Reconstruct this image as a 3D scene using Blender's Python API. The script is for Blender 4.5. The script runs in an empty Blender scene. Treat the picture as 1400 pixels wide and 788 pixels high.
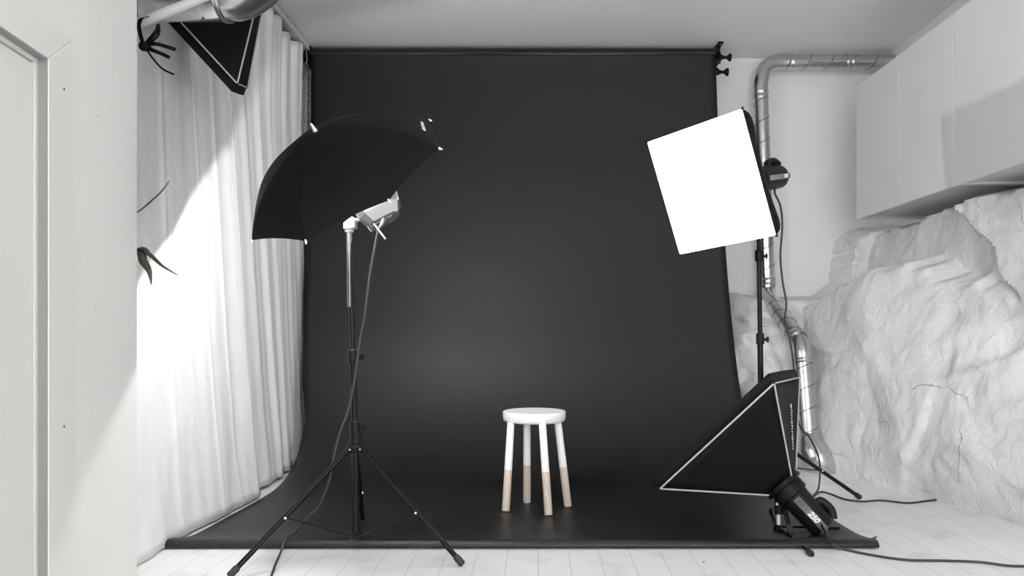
import bpy, bmesh, math, random
from mathutils import Vector, Matrix, noise
C = bpy.context.scene.collection
random.seed(7)
F, HX, HY, EYE = 1050.0, 736.0, 452.0, 0.82
V = Vector

def at(px, py, Y):
    """place where the photo's pixel lies when it is Y metres away"""
    return V(((px - HX) * Y / F, Y, EYE + (HY - py) * Y / F))

# ---------------------------------------------------------------- materials
def mat(name, col, rough=0.6, metal=0.0, noise_amt=0.0, nscale=8.0, bump=0.0, bscale=60.0, spec=0.5,
        stretch=None, coat=0.0, sheen=0.0, emit=None):
    m = bpy.data.materials.new(name); m.use_nodes = True
    nt = m.node_tree; b = nt.nodes['Principled BSDF']
    if not hasattr(col, '__len__'): col = (col, col, col)
    b.inputs['Base Color'].default_value = (*col, 1)
    b.inputs['Roughness'].default_value = rough
    b.inputs['Metallic'].default_value = metal
    b.inputs['Specular IOR Level'].default_value = spec
    b.inputs['Coat Weight'].default_value = coat
    b.inputs['Sheen Weight'].default_value = sheen
    tc = nt.nodes.new('ShaderNodeTexCoord'); mp = nt.nodes.new('ShaderNodeMapping')
    nt.links.new(tc.outputs['Object'], mp.inputs['Vector'])
    if stretch: mp.inputs['Scale'].default_value = stretch
    if noise_amt:
        n = nt.nodes.new('ShaderNodeTexNoise'); n.inputs['Scale'].default_value = nscale
        n.inputs['Detail'].default_value = 6; n.inputs['Roughness'].default_value = 0.6
        nt.links.new(mp.outputs[0], n.inputs['Vector'])
        r = nt.nodes.new('ShaderNodeValToRGB')
        lo = [max(0, c * (1 - noise_amt)) for c in col]; hi = [min(1, c * (1 + noise_amt)) for c in col]
        r.color_ramp.elements[0].position = 0.3; r.color_ramp.elements[0].color = (*lo, 1)
        r.color_ramp.elements[1].position = 0.7; r.color_ramp.elements[1].color = (*hi, 1)
        nt.links.new(n.outputs['Fac'], r.inputs[0]); nt.links.new(r.outputs[0], b.inputs['Base Color'])
    if bump:
        n2 = nt.nodes.new('ShaderNodeTexNoise'); n2.inputs['Scale'].default_value = bscale
        n2.inputs['Detail'].default_value = 5
        nt.links.new(mp.outputs[0], n2.inputs['Vector'])
        bp = nt.nodes.new('ShaderNodeBump'); bp.inputs['Strength'].default_value = bump
        bp.inputs['Distance'].default_value = 0.01
        nt.links.new(n2.outputs['Fac'], bp.inputs['Height']); nt.links.new(bp.outputs[0], b.inputs['Normal'])
    if emit:
        b.inputs['Emission Color'].default_value = (1, 1, 1, 1); b.inputs['Emission Strength'].default_value = emit
    return m

M = {}
M['wall'] = mat('white_plaster', (.78, .775, .77), .8, noise_amt=.02, nscale=3, bump=.12, bscale=45)
M['wall_left'] = mat('painted_board_wall', (.62, .615, .605), .75, noise_amt=.02, nscale=2, bump=.1, bscale=70)
M['ceiling'] = mat('matte_ceiling', (.80, .795, .79), .85, noise_amt=.02, nscale=3, bump=.05)
M['trim'] = mat('satin_trim_paint', (.60, .59, .575), .5)
M['door'] = mat('door_paint', (.58, .575, .56), .5, noise_amt=.01)
M['reveal_grey'] = mat('dark_grey_reveal', .22, .7)
M['gap'] = mat('dark_gap', .12, .8)
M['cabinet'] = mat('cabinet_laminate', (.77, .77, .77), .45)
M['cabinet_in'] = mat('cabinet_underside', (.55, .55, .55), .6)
M['curtain'] = None
M['paper'] = mat('black_seamless_paper', (.0090, .0090, .0092), .44, noise_amt=.08, nscale=9, bump=.10, bscale=260, spec=.42)
M['black_fabric'] = mat('black_nylon', .0055, .6, bump=.1, bscale=400, spec=.12)
M['black_plastic'] = mat('black_plastic', .008, .4, spec=.15)
M['black_metal'] = mat('black_tube', .006, .25, spec=.16)
M['dark_grey'] = mat('dark_grey_plastic', .06, .5)
M['panel_grey'] = mat('grey_label', .16, .5)
M['rubber'] = mat('rubber', .02, .7)
M['cord'] = mat('cord_rubber', .03, .5)
M['cord_white'] = mat('pale_cord', .45, .45)
M['silver'] = mat('silver_metal', .78, .28, metal=.9)
M['rivet'] = mat('rivet_metal', .85, .35, metal=.4)
M['chrome'] = mat('polished_steel', .75, .2, metal=1)
M['cast'] = mat('pale_cast_metal', .45, .45, metal=.3)
M['piping'] = mat('grey_piping', .42, .6)
M['white_print'] = mat('white_print', .8, .6)
M['white_lining'] = mat('white_umbrella_lining', .88, .6)
M['stool_paint'] = mat('white_stool_paint', (.82, .82, .82), .45)
M['wood'] = mat('raw_ash_wood', (.60, .51, .44), .6, noise_amt=.16, nscale=10, stretch=(14, 14, 1.2), bump=.06)
M['leaf'] = mat('dark_leaf', (.05, .055, .04), .45)
M['pot'] = mat('clay_pot', .3, .7)
M['soil'] = mat('soil', .04, .9)
M['bulb'] = mat('lamp_bulb', .8, .4, emit=4100)
M['diffuser'] = mat('lit_diffuser', .8, .6, emit=4.0)
M['inner_silver'] = mat('silver_reflector_lining', .22, .4, metal=.8)
M['seam'] = mat('dark_duct_seam', .13, .5, metal=.5)
M['lit_tube'] = mat('lamp_lit_dark_tube', .16, .28, metal=.9)  # black pole near the lamp, its highlight put into a paler metal

def metal_duct():
    m = bpy.data.materials.new('galvanised_spiral_duct'); m.use_nodes = True
    nt = m.node_tree; b = nt.nodes['Principled BSDF']
    b.inputs['Metallic'].default_value = .92; b.inputs['Roughness'].default_value = .3
    tc = nt.nodes.new('ShaderNodeTexCoord')
    v = nt.nodes.new('ShaderNodeTexVoronoi'); v.inputs['Scale'].default_value = 55
    r = nt.nodes.new('ShaderNodeValToRGB')
    r.color_ramp.elements[0].color = (.52, .52, .52, 1); r.color_ramp.elements[1].color = (.64, .64, .64, 1)
    nt.links.new(tc.outputs['Object'], v.inputs['Vector']); nt.links.new(v.outputs['Color'], r.inputs[0])
    nt.links.new(r.outputs[0], b.inputs['Base Color'])
    n = nt.nodes.new('ShaderNodeTexNoise'); n.inputs['Scale'].default_value = 9
    nt.links.new(tc.outputs['Object'], n.inputs['Vector'])
    mr = nt.nodes.new('ShaderNodeMapRange'); mr.inputs[3].default_value = .13; mr.inputs[4].default_value = .3
    nt.links.new(n.outputs['Fac'], mr.inputs[0]); nt.links.new(mr.outputs[0], b.inputs['Roughness'])
    return m
M['duct'] = metal_duct()

def curtain_mat():
    m = bpy.data.materials.new('white_linen'); m.use_nodes = True
    nt = m.node_tree; b = nt.nodes['Principled BSDF']
    b.inputs['Base Color'].default_value = (.70, .70, .705, 1); b.inputs['Roughness'].default_value = .85
    b.inputs['Specular IOR Level'].default_value = .15
    tc = nt.nodes.new('ShaderNodeTexCoord'); mp = nt.nodes.new('ShaderNodeMapping')
    mp.inputs['Scale'].default_value = (1, 1, 6)
    n = nt.nodes.new('ShaderNodeTexNoise'); n.inputs['Scale'].default_value = 60; n.inputs['Detail'].default_value = 4
    nt.links.new(tc.outputs['Object'], mp.inputs[0]); nt.links.new(mp.outputs[0], n.inputs['Vector'])
    n2 = nt.nodes.new('ShaderNodeTexNoise'); n2.inputs['Scale'].default_value = 7; n2.inputs['Detail'].default_value = 5
    n2.inputs['Distortion'].default_value = 1.2
    nt.links.new(tc.outputs['Object'], n2.inputs['Vector'])
    ad = nt.nodes.new('ShaderNodeMath'); ad.operation = 'MULTIPLY_ADD'; ad.inputs[1].default_value = .08
    nt.links.new(n.outputs['Fac'], ad.inputs[0]); nt.links.new(n2.outputs['Fac'], ad.inputs[2])
    bp = nt.nodes.new('ShaderNodeBump'); bp.inputs['Strength'].default_value = .35; bp.inputs['Distance'].default_value = .02
    nt.links.new(ad.outputs[0], bp.inputs['Height']); nt.links.new(bp.outputs[0], b.inputs['Normal'])
    return m
M['curtain'] = curtain_mat()

def rock_mat():
    m = bpy.data.materials.new('whitewashed_bedrock'); m.use_nodes = True
    nt = m.node_tree; b = nt.nodes['Principled BSDF']
    b.inputs['Roughness'].default_value = .8; b.inputs['Specular IOR Level'].default_value = .3
    tc = nt.nodes.new('ShaderNodeTexCoord')
    n = nt.nodes.new('ShaderNodeTexNoise'); n.inputs['Scale'].default_value = 2.2; n.inputs['Detail'].default_value = 9
    n.inputs['Distortion'].default_value = .6
    nt.links.new(tc.outputs['Object'], n.inputs['Vector'])
    r = nt.nodes.new('ShaderNodeValToRGB')
    e = r.color_ramp.elements
    e[0].position = .3; e[0].color = (.68, .675, .67, 1); e[1].position = .55; e[1].color = (.82, .818, .815, 1)
    nt.links.new(n.outputs['Fac'], r.inputs[0])
    # thin irregular cracks
    n3 = nt.nodes.new('ShaderNodeTexNoise'); n3.inputs['Scale'].default_value = 2.7; n3.inputs['Detail'].default_value = 6
    nt.links.new(tc.outputs['Object'], n3.inputs['Vector'])
    mx = nt.nodes.new('ShaderNodeMix'); mx.data_type = 'VECTOR'; mx.inputs['Factor'].default_value = .28
    nt.links.new(tc.outputs['Object'], mx.inputs[4]); nt.links.new(n3.outputs['Color'], mx.inputs[5])
    v = nt.nodes.new('ShaderNodeTexVoronoi'); v.feature = 'DISTANCE_TO_EDGE'; v.inputs['Scale'].default_value = 3.1
    nt.links.new(mx.outputs[1], v.inputs['Vector'])
    cr = nt.nodes.new('ShaderNodeValToRGB'); cr.color_ramp.elements[0].color = (.35, .35, .35, 1)
    cr.color_ramp.elements[1].position = .008; cr.color_ramp.elements[1].color = (1, 1, 1, 1)
    nt.links.new(v.outputs['Distance'], cr.inputs[0])
    nm = nt.nodes.new('ShaderNodeTexNoise'); nm.inputs['Scale'].default_value = 3.3
    nt.links.new(tc.outputs['Object'], nm.inputs['Vector'])
    mk = nt.nodes.new('ShaderNodeValToRGB'); mk.color_ramp.elements[0].position = .6; mk.color_ramp.elements[1].position = .66
    nt.links.new(nm.outputs['Fac'], mk.inputs[0])
    mm = nt.nodes.new('ShaderNodeMix'); mm.data_type = 'RGBA'; mm.blend_type = 'MULTIPLY'
    nt.links.new(mk.outputs[0], mm.inputs[0]); nt.links.new(r.outputs[0], mm.inputs[6]); nt.links.new(cr.outputs[0], mm.inputs[7])
    nt.links.new(mm.outputs[2], b.inputs['Base Color'])
    f = nt.nodes.new('ShaderNodeTexNoise'); f.inputs['Scale'].default_value = 14; f.inputs['Detail'].default_value = 10
    f.inputs['Roughness'].default_value = .62; f.inputs['Distortion'].default_value = .8
    nt.links.new(tc.outputs['Object'], f.inputs['Vector'])
    bp = nt.nodes.new('ShaderNodeBump'); bp.inputs['Strength'].default_value = .75; bp.inputs['Distance'].default_value = .02
    nt.links.new(f.outputs['Fac'], bp.inputs['Height']); nt.links.new(bp.outputs[0], b.inputs['Normal'])
    return m
M['rock'] = rock_mat()

def floor_mat():
    m = bpy.data.materials.new('white_painted_boards'); m.use_nodes = True
    nt = m.node_tree; b = nt.nodes['Principled BSDF']
    b.inputs['Roughness'].default_value = .42
    tc = nt.nodes.new('ShaderNodeTexCoord'); mp = nt.nodes.new('ShaderNodeMapping')
    mp.inputs['Rotation'].default_value = (0, 0, math.pi / 2)
    br = nt.nodes.new('ShaderNodeTexBrick')
    br.inputs['Scale'].default_value = 1; br.inputs['Brick Width'].default_value = 3.4; br.inputs['Row Height'].default_value = .112
    br.inputs['Mortar Size'].default_value = .0012; br.inputs['Mortar Smooth'].default_value = .3
    br.inputs['Color1'].default_value = (.83, .83, .825, 1); br.inputs['Color2'].default_value = (.805, .805, .80, 1)
    br.inputs['Mortar'].default_value = (.5, .5, .49, 1)
    nt.links.new(tc.outputs['Object'], mp.inputs[0]); nt.links.new(mp.outputs[0], br.inputs['Vector'])
    n = nt.nodes.new('ShaderNodeTexNoise'); n.inputs['Scale'].default_value = 6; n.inputs['Detail'].default_value = 8
    nt.links.new(tc.outputs['Object'], n.inputs['Vector'])
    r = nt.nodes.new('ShaderNodeValToRGB'); r.color_ramp.elements[0].position = .28; r.color_ramp.elements[0].color = (.86, .86, .86, 1)
    r.color_ramp.elements[1].position = .45; r.color_ramp.elements[1].color = (1, 1, 1, 1)
    nt.links.new(n.outputs['Fac'], r.inputs[0])
    mm = nt.nodes.new('ShaderNodeMix'); mm.data_type = 'RGBA'; mm.blend_type = 'MULTIPLY'; mm.inputs[0].default_value = 1
    nt.links.new(br.outputs['Color'], mm.inputs[6]); nt.links.new(r.outputs[0], mm.inputs[7])
    nt.links.new(mm.outputs[2], b.inputs['Base Color'])
    bp = nt.nodes.new('ShaderNodeBump'); bp.inputs['Strength'].default_value = .5; bp.inputs['Distance'].default_value = .002; bp.invert = True
    nt.links.new(br.outputs['Fac'], bp.inputs['Height']); nt.links.new(bp.outputs[0], b.inputs['Normal'])
    return m
M['floor'] = floor_mat()

# ---------------------------------------------------------------- mesh helpers
def link(name, bm, m, parent=None, smooth=True, bevel=0, angle=35):
    bmesh.ops.recalc_face_normals(bm, faces=bm.faces[:])
    me = bpy.data.meshes.new(name); bm.to_mesh(me); bm.free()
    o = bpy.data.objects.new(name, me); C.objects.link(o)
    for mm in (m if isinstance(m, (list, tuple)) else [m]): me.materials.append(mm)
    if smooth:
        for p in me.polygons: p.use_smooth = True
        me.set_sharp_from_angle(angle=math.radians(angle))
    if bevel:
        b = o.modifiers.new('edge', 'BEVEL'); b.width = bevel; b.segments = 2; b.limit_method = 'ANGLE'
    if parent is not None: 
        o.parent = parent; o.matrix_parent_inverse = Matrix.Identity(4)
        # everything is modelled in world space: shift into the parent's frame
        w = V((0, 0, 0)); q = parent
        while q: w += q.location; q = q.parent
        me.transform(Matrix.Translation(-w))
    return o
def thing(name, label, cat, loc, group=None):
    o = bpy.data.objects.new(name, None); C.objects.link(o); o.location = loc; o.empty_display_size = .1
    o['label'] = label; o['category'] = cat
    if group: o['group'] = group
    return o
def tag(o, label, cat, group=None):
    o['label'] = label; o['category'] = cat
    if group: o['group'] = group
    return o
def struct(name, bm, m, **k):
    o = link(name, bm, m, **k); o['kind'] = 'structure'; return o

def box(bm, lo, hi, mi=0):
    lo, hi = V(lo), V(hi)
    vs = [bm.verts.new((x, y, z)) for x in (lo.x, hi.x) for y in (lo.y, hi.y) for z in (lo.z, hi.z)]
    for f in ((0,1,3,2),(4,6,7,5),(0,4,5,1),(2,3,7,6),(0,2,6,4),(1,5,7,3)):
        fc = bm.faces.new([vs[i] for i in f]); fc.material_index = mi
def prism(bm, pts, ext, mi=0):
    """polygon pts (3D) pushed along ext"""
    a = [bm.verts.new(p) for p in pts]; b = [bm.verts.new(V(p) + V(ext)) for p in pts]
    n = len(pts)
    fs = [bm.faces.new(a), bm.faces.new(b[::-1])]
    for i in range(n): fs.append(bm.faces.new((a[i], a[(i+1) % n], b[(i+1) % n], b[i])))
    for f in fs: f.material_index = mi
def frame(d):
    d = V(d).normalized(); h = V((0, 0, 1)) if abs(d.z) < .9 else V((0, 1, 0))
    u = d.cross(h).normalized(); return u, u.cross(d).normalized(), d
def smooth_path(pts, sub=6):
    pts = [V(p) for p in pts]; out = []
    if len(pts) < 3: return pts
    for i in range(len(pts) - 1):
        p0 = pts[max(i-1, 0)]; p1 = pts[i]; p2 = pts[i+1]; p3 = pts[min(i+2, len(pts)-1)]
        for k in range(sub):
            t = k / sub
            out.append(.5 * ((2*p1) + (p2-p0)*t + (2*p0-5*p1+4*p2-p3)*t*t + (3*p1-p0-3*p2+p3)*t**3))
    out.append(pts[-1]); return out
def tube(bm, pts, r, seg=12, caps=True, closed=False, rad=None, flat=1.0, mi=0):
    pts = [V(p) for p in pts]; n = len(pts); rings = []
    pu = None
    for i, p in enumerate(pts):
        if closed: d = pts[(i+1) % n] - pts[i-1]
        else: d = pts[min(i+1, n-1)] - pts[max(i-1, 0)]
        d.normalize()
        if pu is None: u, w, _ = frame(d)
        else:
            u = (pu - d * pu.dot(d)).normalized(); w = u.cross(d)
        pu = u; rr = rad(i/(n-1)) if rad else (r[i] if hasattr(r, '__len__') else r)
        rings.append([bm.verts.new(p + rr*(math.cos(a)*u + flat*math.sin(a)*w)) for a in [2*math.pi*k/seg for k in range(seg)]])
    m = n if closed else n-1
    for i in range(m):
        A, B = rings[i], rings[(i+1) % n]
        for k in range(seg):
            f = bm.faces.new((A[k], A[(k+1) % seg], B[(k+1) % seg], B[k])); f.material_index = mi
    if caps and not closed:
        bm.faces.new(rings[0][::-1]).material_index = mi; bm.faces.new(rings[-1]).material_index = mi
def lathe(bm, o, axis, prof, seg=32, mi=0):
    """prof = [(distance along axis, radius)]; r=0 closes"""
    u, w, d = frame(axis); o = V(o); prev = None
    for t, r in prof:
        c = o + d*t
        cur = [bm.verts.new(c)] if r == 0 else [bm.verts.new(c + r*(math.cos(a)*u + math.sin(a)*w)) for a in [2*math.pi*k/seg for k in range(seg)]]
        if prev:
            for k in range(seg):
                k2 = (k+1) % seg
                if len(prev) == 1 and len(cur) > 1: f = bm.faces.new((prev[0], cur[k], cur[k2]))
                elif len(cur) == 1 and len(prev) > 1: f = bm.faces.new((prev[k2], prev[k], cur[0]))
                elif len(cur) > 1: f = bm.faces.new((prev[k], cur[k], cur[k2], prev[k2]))
                else: continue
                f.material_index = mi
        prev = cur
def ball(bm, c, r, seg=12):
    lathe(bm, V(c), (0, 0, 1), [(-r*math.cos(math.pi*i/8), r*math.sin(math.pi*i/8) if 0 < i < 8 else 0) for i in range(9)], seg)
def grid(bm, rows, mi=0):
    vs = [[bm.verts.new(p) for p in r] for r in rows]
    for i in range(len(vs)-1):
        for j in range(len(vs[0])-1):
            f = bm.faces.new((vs[i][j], vs[i+1][j], vs[i+1][j+1], vs[i][j+1])); f.material_index = mi
def lerp(a, b, t): return a + (b-a)*t
def interp(x, tab):
    if x <= tab[0][0]: return tab[0][1]
    for (a, va), (b, vb) in zip(tab, tab[1:]):
        if x <= b: return lerp(va, vb, (x-a)/(b-a))
    return tab[-1][1]
def quad_slab(bm, corners, t):
    n = (V(corners[1])-V(corners[0])).cross(V(corners[2])-V(corners[0])).normalized()
    prism(bm, corners, n*t)

# ---------------------------------------------------------------- room shell
H = 2.75; YF, YB = -1.6, 5.45; XR = 2.45; XL = -1.78
bm = bmesh.new(); box(bm, (-3.2, YF, -.1), (XR+.1, YB+.1, 0)); struct('floor', bm, M['floor'], smooth=False)
bm = bmesh.new(); box(bm, (-3.2, YF, H), (XR+.1, YB+.1, H+.1)); struct('ceiling', bm, M['ceiling'], smooth=False)
bm = bmesh.new(); box(bm, (XL-.1, YB, 0), (XR+.1, YB+.1, H)); struct('wall_back', bm, M['wall'], smooth=False)
bm = bmesh.new(); box(bm, (XR, YF, 0), (XR+.1, YB, H)); struct('wall_right', bm, M['wall'], smooth=False)
bm = bmesh.new(); box(bm, (XL-.1, 2.25, 0), (XL, YB, H)); struct('wall_left_behind_curtain', bm, M['wall'], smooth=False)

# door wall: runs from its free corner towards (and past) the camera, turned 7 degrees
CO = V((-1.176, 2.25, 0)); D = V((.12, -1, 0)).normalized(); N = V((1, .12, 0)).normalized()
def W(t, n, z): return CO + D*t + N*n + V((0, 0, z))
def wbox(bm, t0, t1, n0, n1, z0, z1, mi=0):
    prism(bm, [W(t0, n0, z0), W(t1, n0, z0), W(t1, n1, z0), W(t0, n1, z0)], (0, 0, z1-z0), mi)
def t_at(px):
    r = (px-HX)/F; return (CO.x - r*CO.y)/(r*D.y - D.x)
T_OUT, T_IN, T_JAMB = t_at(91.5), t_at(58.5), t_at(54)
DT = EYE + (HY-80)*(CO.y + D.y*T_IN)/F; cz = EYE + (HY-56)*(CO.y + D.y*T_OUT)/F
T2 = T_IN + .78
bm = bmesh.new()
wbox(bm, 0, T_IN, -.12, 0, 0, H); wbox(bm, T2, 3.9, -.12, 0, 0, H); wbox(bm, T_IN, T2, -.12, 0, DT, H)
o = struct('wall_left', bm, M['wall_left'], smooth=False)
bm = bmesh.new(); prism(bm, [W(0, -.12, 0), W(.12, -.12, 0), V((XL-.1, 2.13, 0)), V((XL-.1, 2.25, 0))], (0, 0, H))
struct('wall_left_return', bm, M['wall'], smooth=False)
jw = T_JAMB - T_IN
bm = bmesh.new(); wbox(bm, T_IN+jw+.003, T2-jw-.003, -.05, -.012, .01, DT-jw-.003); door = struct('door_1', bm, M['door'], smooth=False, bevel=.002)
bm = bmesh.new()
wbox(bm, T_IN, T_IN+jw, -.12, -.009, 0, DT); wbox(bm, T2-jw, T2, -.12, -.009, 0, DT); wbox(bm, T_IN+jw, T2-jw, -.12, -.009, DT-jw, DT)
o = struct('door_frame', bm, M['trim'], parent=door, smooth=False)
bm = bmesh.new()
def mitre(a, b, c, d): prism(bm, [a, b, c, d], N*.012)
mitre(W(T_IN-.001, 0, 0), W(T_OUT, 0, 0), W(T_OUT, 0, cz), W(T_IN-.001, 0, DT))
mitre(W(T_IN-.001, 0, DT+.0008), W(T_OUT, 0, cz+.0008), W(T2+(T_IN-T_OUT), 0, cz), W(T2+.001, 0, DT))
mitre(W(T2+.001, 0, 0), W(T2+.001, 0, DT), W(T2+(T_IN-T_OUT), 0, cz), W(T2+(T_IN-T_OUT), 0, 0))
cas = struct('door_casing', bm, M['trim'], parent=door, smooth=False, bevel=.002)
bm = bmesh.new()
wbox(bm, T_IN-.0005, T_IN+.0035, -.009, .010, 0, DT-.0035); wbox(bm, T2-.0035, T2+.0005, -.009, .010, 0, DT-.0035); wbox(bm, T_IN-.0005, T2, -.009, .010, DT-.0035, DT+.0005)
struct('door_reveal_strip', bm, M['reveal_grey'], parent=door, smooth=False)  # dark grey strip along the inner edge of the casing
for zz in (1.385, .595):
    bm = bmesh.new(); p = W(t_at(80), .0122, zz); lathe(bm, p, N, [(0, .0035), (.0008, .0035), (.0009, .0)], 12); struct('nail_hole', bm, M['gap'], parent=door)
for px, py in ((133, 158), (131, 420)):
    bm = bmesh.new()
    r = (px-HX)/F; t = (CO.x - r*CO.y)/(r*D.y - D.x); Yp = CO.y + D.y*t
    p = at(px, py, Yp) ; lathe(bm, p - N*.0005, N, [(0, .0022), (.0012, .002), (.0013, 0)], 8); struct('trim_1', bm, M['panel_grey'])

# ---------------------------------------------------------------- bedrock
def fb(p, o=4): return noise.fractal(p, 1.0, 2.0, o, noise_basis='PERLIN_ORIGINAL')
class Facets:
    """broken stone faces: the nearest of scattered tilted planes"""
    def __init__(s, n, a0, a1, b0, b1, depth, tilt, seed, sx=1, sz=1):
        rnd = random.Random(seed)
        s.c = [(rnd.uniform(a0, a1), rnd.uniform(b0, b1), rnd.uniform(-1, 1)*depth, rnd.uniform(-1, 1)*tilt, rnd.uniform(-1, 1)*tilt) for _ in range(n)]
        s.sx, s.sz = sx, sz
    def __call__(s, a, b):
        best = None; b2 = None
        for c in s.c:
            d = math.hypot((a-c[0])*s.sx, (b-c[1])*s.sz)
            if best is None or d < best[0]: b2 = best; best = (d, c)
            elif b2 is None or d < b2[0]: b2 = (d, c)
        def h(c): return c[2] + c[3]*(a-c[0]) + c[4]*(b-c[1])
        d1, d2 = best[0], b2[0]
        k = min(1, max(0, (d2-d1)/.03)); k = k*k*(3-2*k)
        return lerp(.5*(h(best[1])+h(b2[1])), h(best[1]), k)
f1 = Facets(26, -1.6, 5.5, 0, 1.7, .022, .04, 11, .8, 1.3)
f2 = Facets(150, -1.6, 5.5, 0, 1.7, .008, .13, 5, 1, 1)
def tri(a, b, size, seed):
    # creased stone faces: random heights joined by flat triangles
    a /= size; b /= size; ia, ib = math.floor(a), math.floor(b); fa, fb_ = a-ia, b-ib
    def h(i, j): return noise.cell(V((i*1.0+seed*17.3+.5, j*1.0+.5, seed+.5)))*2-1
    if (ia+ib) % 2:
        if fa+fb_ < 1: return h(ia, ib) + fa*(h(ia+1, ib)-h(ia, ib)) + fb_*(h(ia, ib+1)-h(ia, ib))
        return h(ia+1, ib+1) + (1-fa)*(h(ia, ib+1)-h(ia+1, ib+1)) + (1-fb_)*(h(ia+1, ib)-h(ia+1, ib+1))
    if fa > fb_: return h(ia, ib) + fa*(h(ia+1, ib)-h(ia, ib)) + fb_*(h(ia+1, ib+1)-h(ia+1, ib))
    return h(ia, ib) + fb_*(h(ia, ib+1)-h(ia, ib)) + fa*(h(ia+1, ib+1)-h(ia, ib+1))
def rock_x(Y, z):
    x0 = min(2.26, 1.71 + (4.44-Y)*.2857)
    if Y > 4.44: x0 = 1.71 - (Y-4.44)*.1
    w = V((Y*1.0, z*1.0, .3))
    n1_ = noise.noise(w*2.1); n2_ = noise.noise(w*2.1+V((7, 3, 1)))
    da, db = .12*n1_, .12*n2_
    zz = z + .03*n1_
    low = min(2.34, x0 + interp(zz, [(0, 0), (.25, .02), (.6, .07), (1.0, .15), (1.3, .26)]))
    T1 = interp(Y, [(2.6, 1.3), (3.3, 1.02), (3.5, 1.0), (3.9, 1.10), (4.25, 1.19), (4.7, 1.15), (4.95, 1.03), (5.4, 1.0)]) + .03*tri(Y, .3, .13, 8)
    edge = 3.5 + (zz-1.03)*1.02 + .04*tri(z, .5, .15, 9)
    kk = min(1, max(0, (Y-edge)/.055)); kk = kk*kk*(3-2*kk)
    up = lerp(min(2.34, max(2.06, x0+.02) + .16*max(0, zz-1.05)), 2.19 + .12*max(0, zz-1.1), kk)
    k2 = min(1, max(0, (zz-T1)/.06)); k2 = k2*k2*(3-2*k2)
    x = lerp(low, max(low, up), k2)
    e = min(1, .35 + z*3)
    wa, wb = Y+1.3*da, z+1.3*db
    x += (f1(Y+da, z+db) + .015*tri(wa*.8, wb, .34, 1) + .0055*tri(wa+.4*wb, wb-.3*wa, .13, 2) + .0022*tri(wb*1.1-wa*.5, wa, .05, 3))*e + .004*fb(w*3.0) + .0035*abs(noise.noise(w*6)) + .0015*noise.noise(w*24)
    top = 1.475 + .015*tri(Y, .9, .2, 10)
    if z > top: x = max(x, 2.1) + (z-top)*5
    return min(x, XR+.04)
bm = bmesh.new(); rows = []
nY, nZ = 420, 120
for i in range(nY+1):
    Y = lerp(1.2, 5.5, i/nY)
    rows.append([(rock_x(Y, lerp(-.01, 1.68, j/nZ)), Y, lerp(-.01, 1.68, j/nZ)) for j in range(nZ+1)])
grid(bm, rows)
rows = []
for i in range(51):
    Y = lerp(YF, 1.2, i/50)
    rows.append([(rock_x(Y, lerp(-.01, 1.68, j/nZ)), Y, lerp(-.01, 1.68, j/nZ)) for j in range(nZ+1)])
grid(bm, rows); bmesh.ops.remove_doubles(bm, verts=bm.verts[:], dist=1e-5)
struct('wall_right_bedrock', bm, M['rock'], angle=60)
g1 = Facets(22, .6, 2.6, 0, 1.7, .02, .06, 21)
g2 = Facets(110, .6, 2.6, 0, 1.7, .012, .28, 22)
def rock_y(X, z):
    top = interp(X, [(.6, .9), (1.0, 1.02), (1.3, 1.06), (1.65, 1.02), (1.92, 1.02), (2.06, 1.1), (2.10, 1.40), (2.2, 1.47), (2.45, 1.5)])
    top += .02*noise.noise(V((X*9, 1, 1)))
    w = V((X, z, 5.3)); da, db = .1*noise.noise(w*2.3), .1*noise.noise(w*2.3+V((4, 1, 8)))
    y = lerp(4.62, 5.2, min(1, max(0, z)/1.05)**1.2) + interp(X, [(.6, .2), (1.3, .16), (1.8, 0), (2.4, -.1)])
    e = min(1, .4+z*2)
    y += (g1(X+da, z+db) + .045*tri(X+da, z+db, .22, 4) + .018*tri(X+z*.5+db, z-.4*X, .09, 5))*e + .012*fb(w*3.2) + interp(X, [(1.45, 1), (1.6, .15)])*e*(.030*tri(X*1.3+z, z-X*.6, .07, 6) + .02*tri(X, z*1.2, .14, 7)) + .008*abs(noise.noise(w*10)) + .004*noise.noise(w*30)
    y = min(y, 5.40)
    if z > top: y = y + (z-top)*7
    return min(y, YB+.03)
bm = bmesh.new(); nX = 190
grid(bm, [[(lerp(.3, 2.5, i/nX), rock_y(lerp(.3, 2.5, i/nX), lerp(-.01, 1.7, j/130)), lerp(-.01, 1.7, j/130)) for j in range(131)] for i in range(nX+1)])
struct('wall_back_bedrock', bm, M['rock'], angle=60)

# ---------------------------------------------------------------- wall cabinets
CX, CB, CT = 2.02, 1.528, 2.365
def cabinet(y0, y1, label):
    t = thing('wall_cabinet', label, 'cabinet', (CX+.2, (y0+y1)/2, CB), 'row of white wall cabinets over the bedrock')
    bm = bmesh.new(); p = .018
    box(bm, (CX+.02, y0, CB), (XR, y0+p, CT)); box(bm, (CX+.02, y1-p, CB), (XR, y1, CT))
    box(bm, (CX+.02, y0+p, CT-p), (XR, y1-p, CT)); box(bm, (CX+.02, y0+p, CB+.012), (XR, y1-p, CB+.03)); box(bm, (XR-.012, y0+p, CB+.03), (XR, y1-p, CT-p))
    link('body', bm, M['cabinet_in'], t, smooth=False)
    ym = (y0+y1)/2
    for a, b in ((y0, ym), (ym, y1)):
        bm = bmesh.new(); box(bm, (CX, a+.0012, CB-.004), (CX+.0185, b-.0012, CT)); link('door', bm, M['cabinet'], t, smooth=False, bevel=.0012)
    return t
cabinet(3.735, 4.88, 'white flat fronted wall cabinet at the far end by the metal duct')
cabinet(2.59, 3.73, 'white flat fronted wall cabinet cut by the right picture edge')

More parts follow.
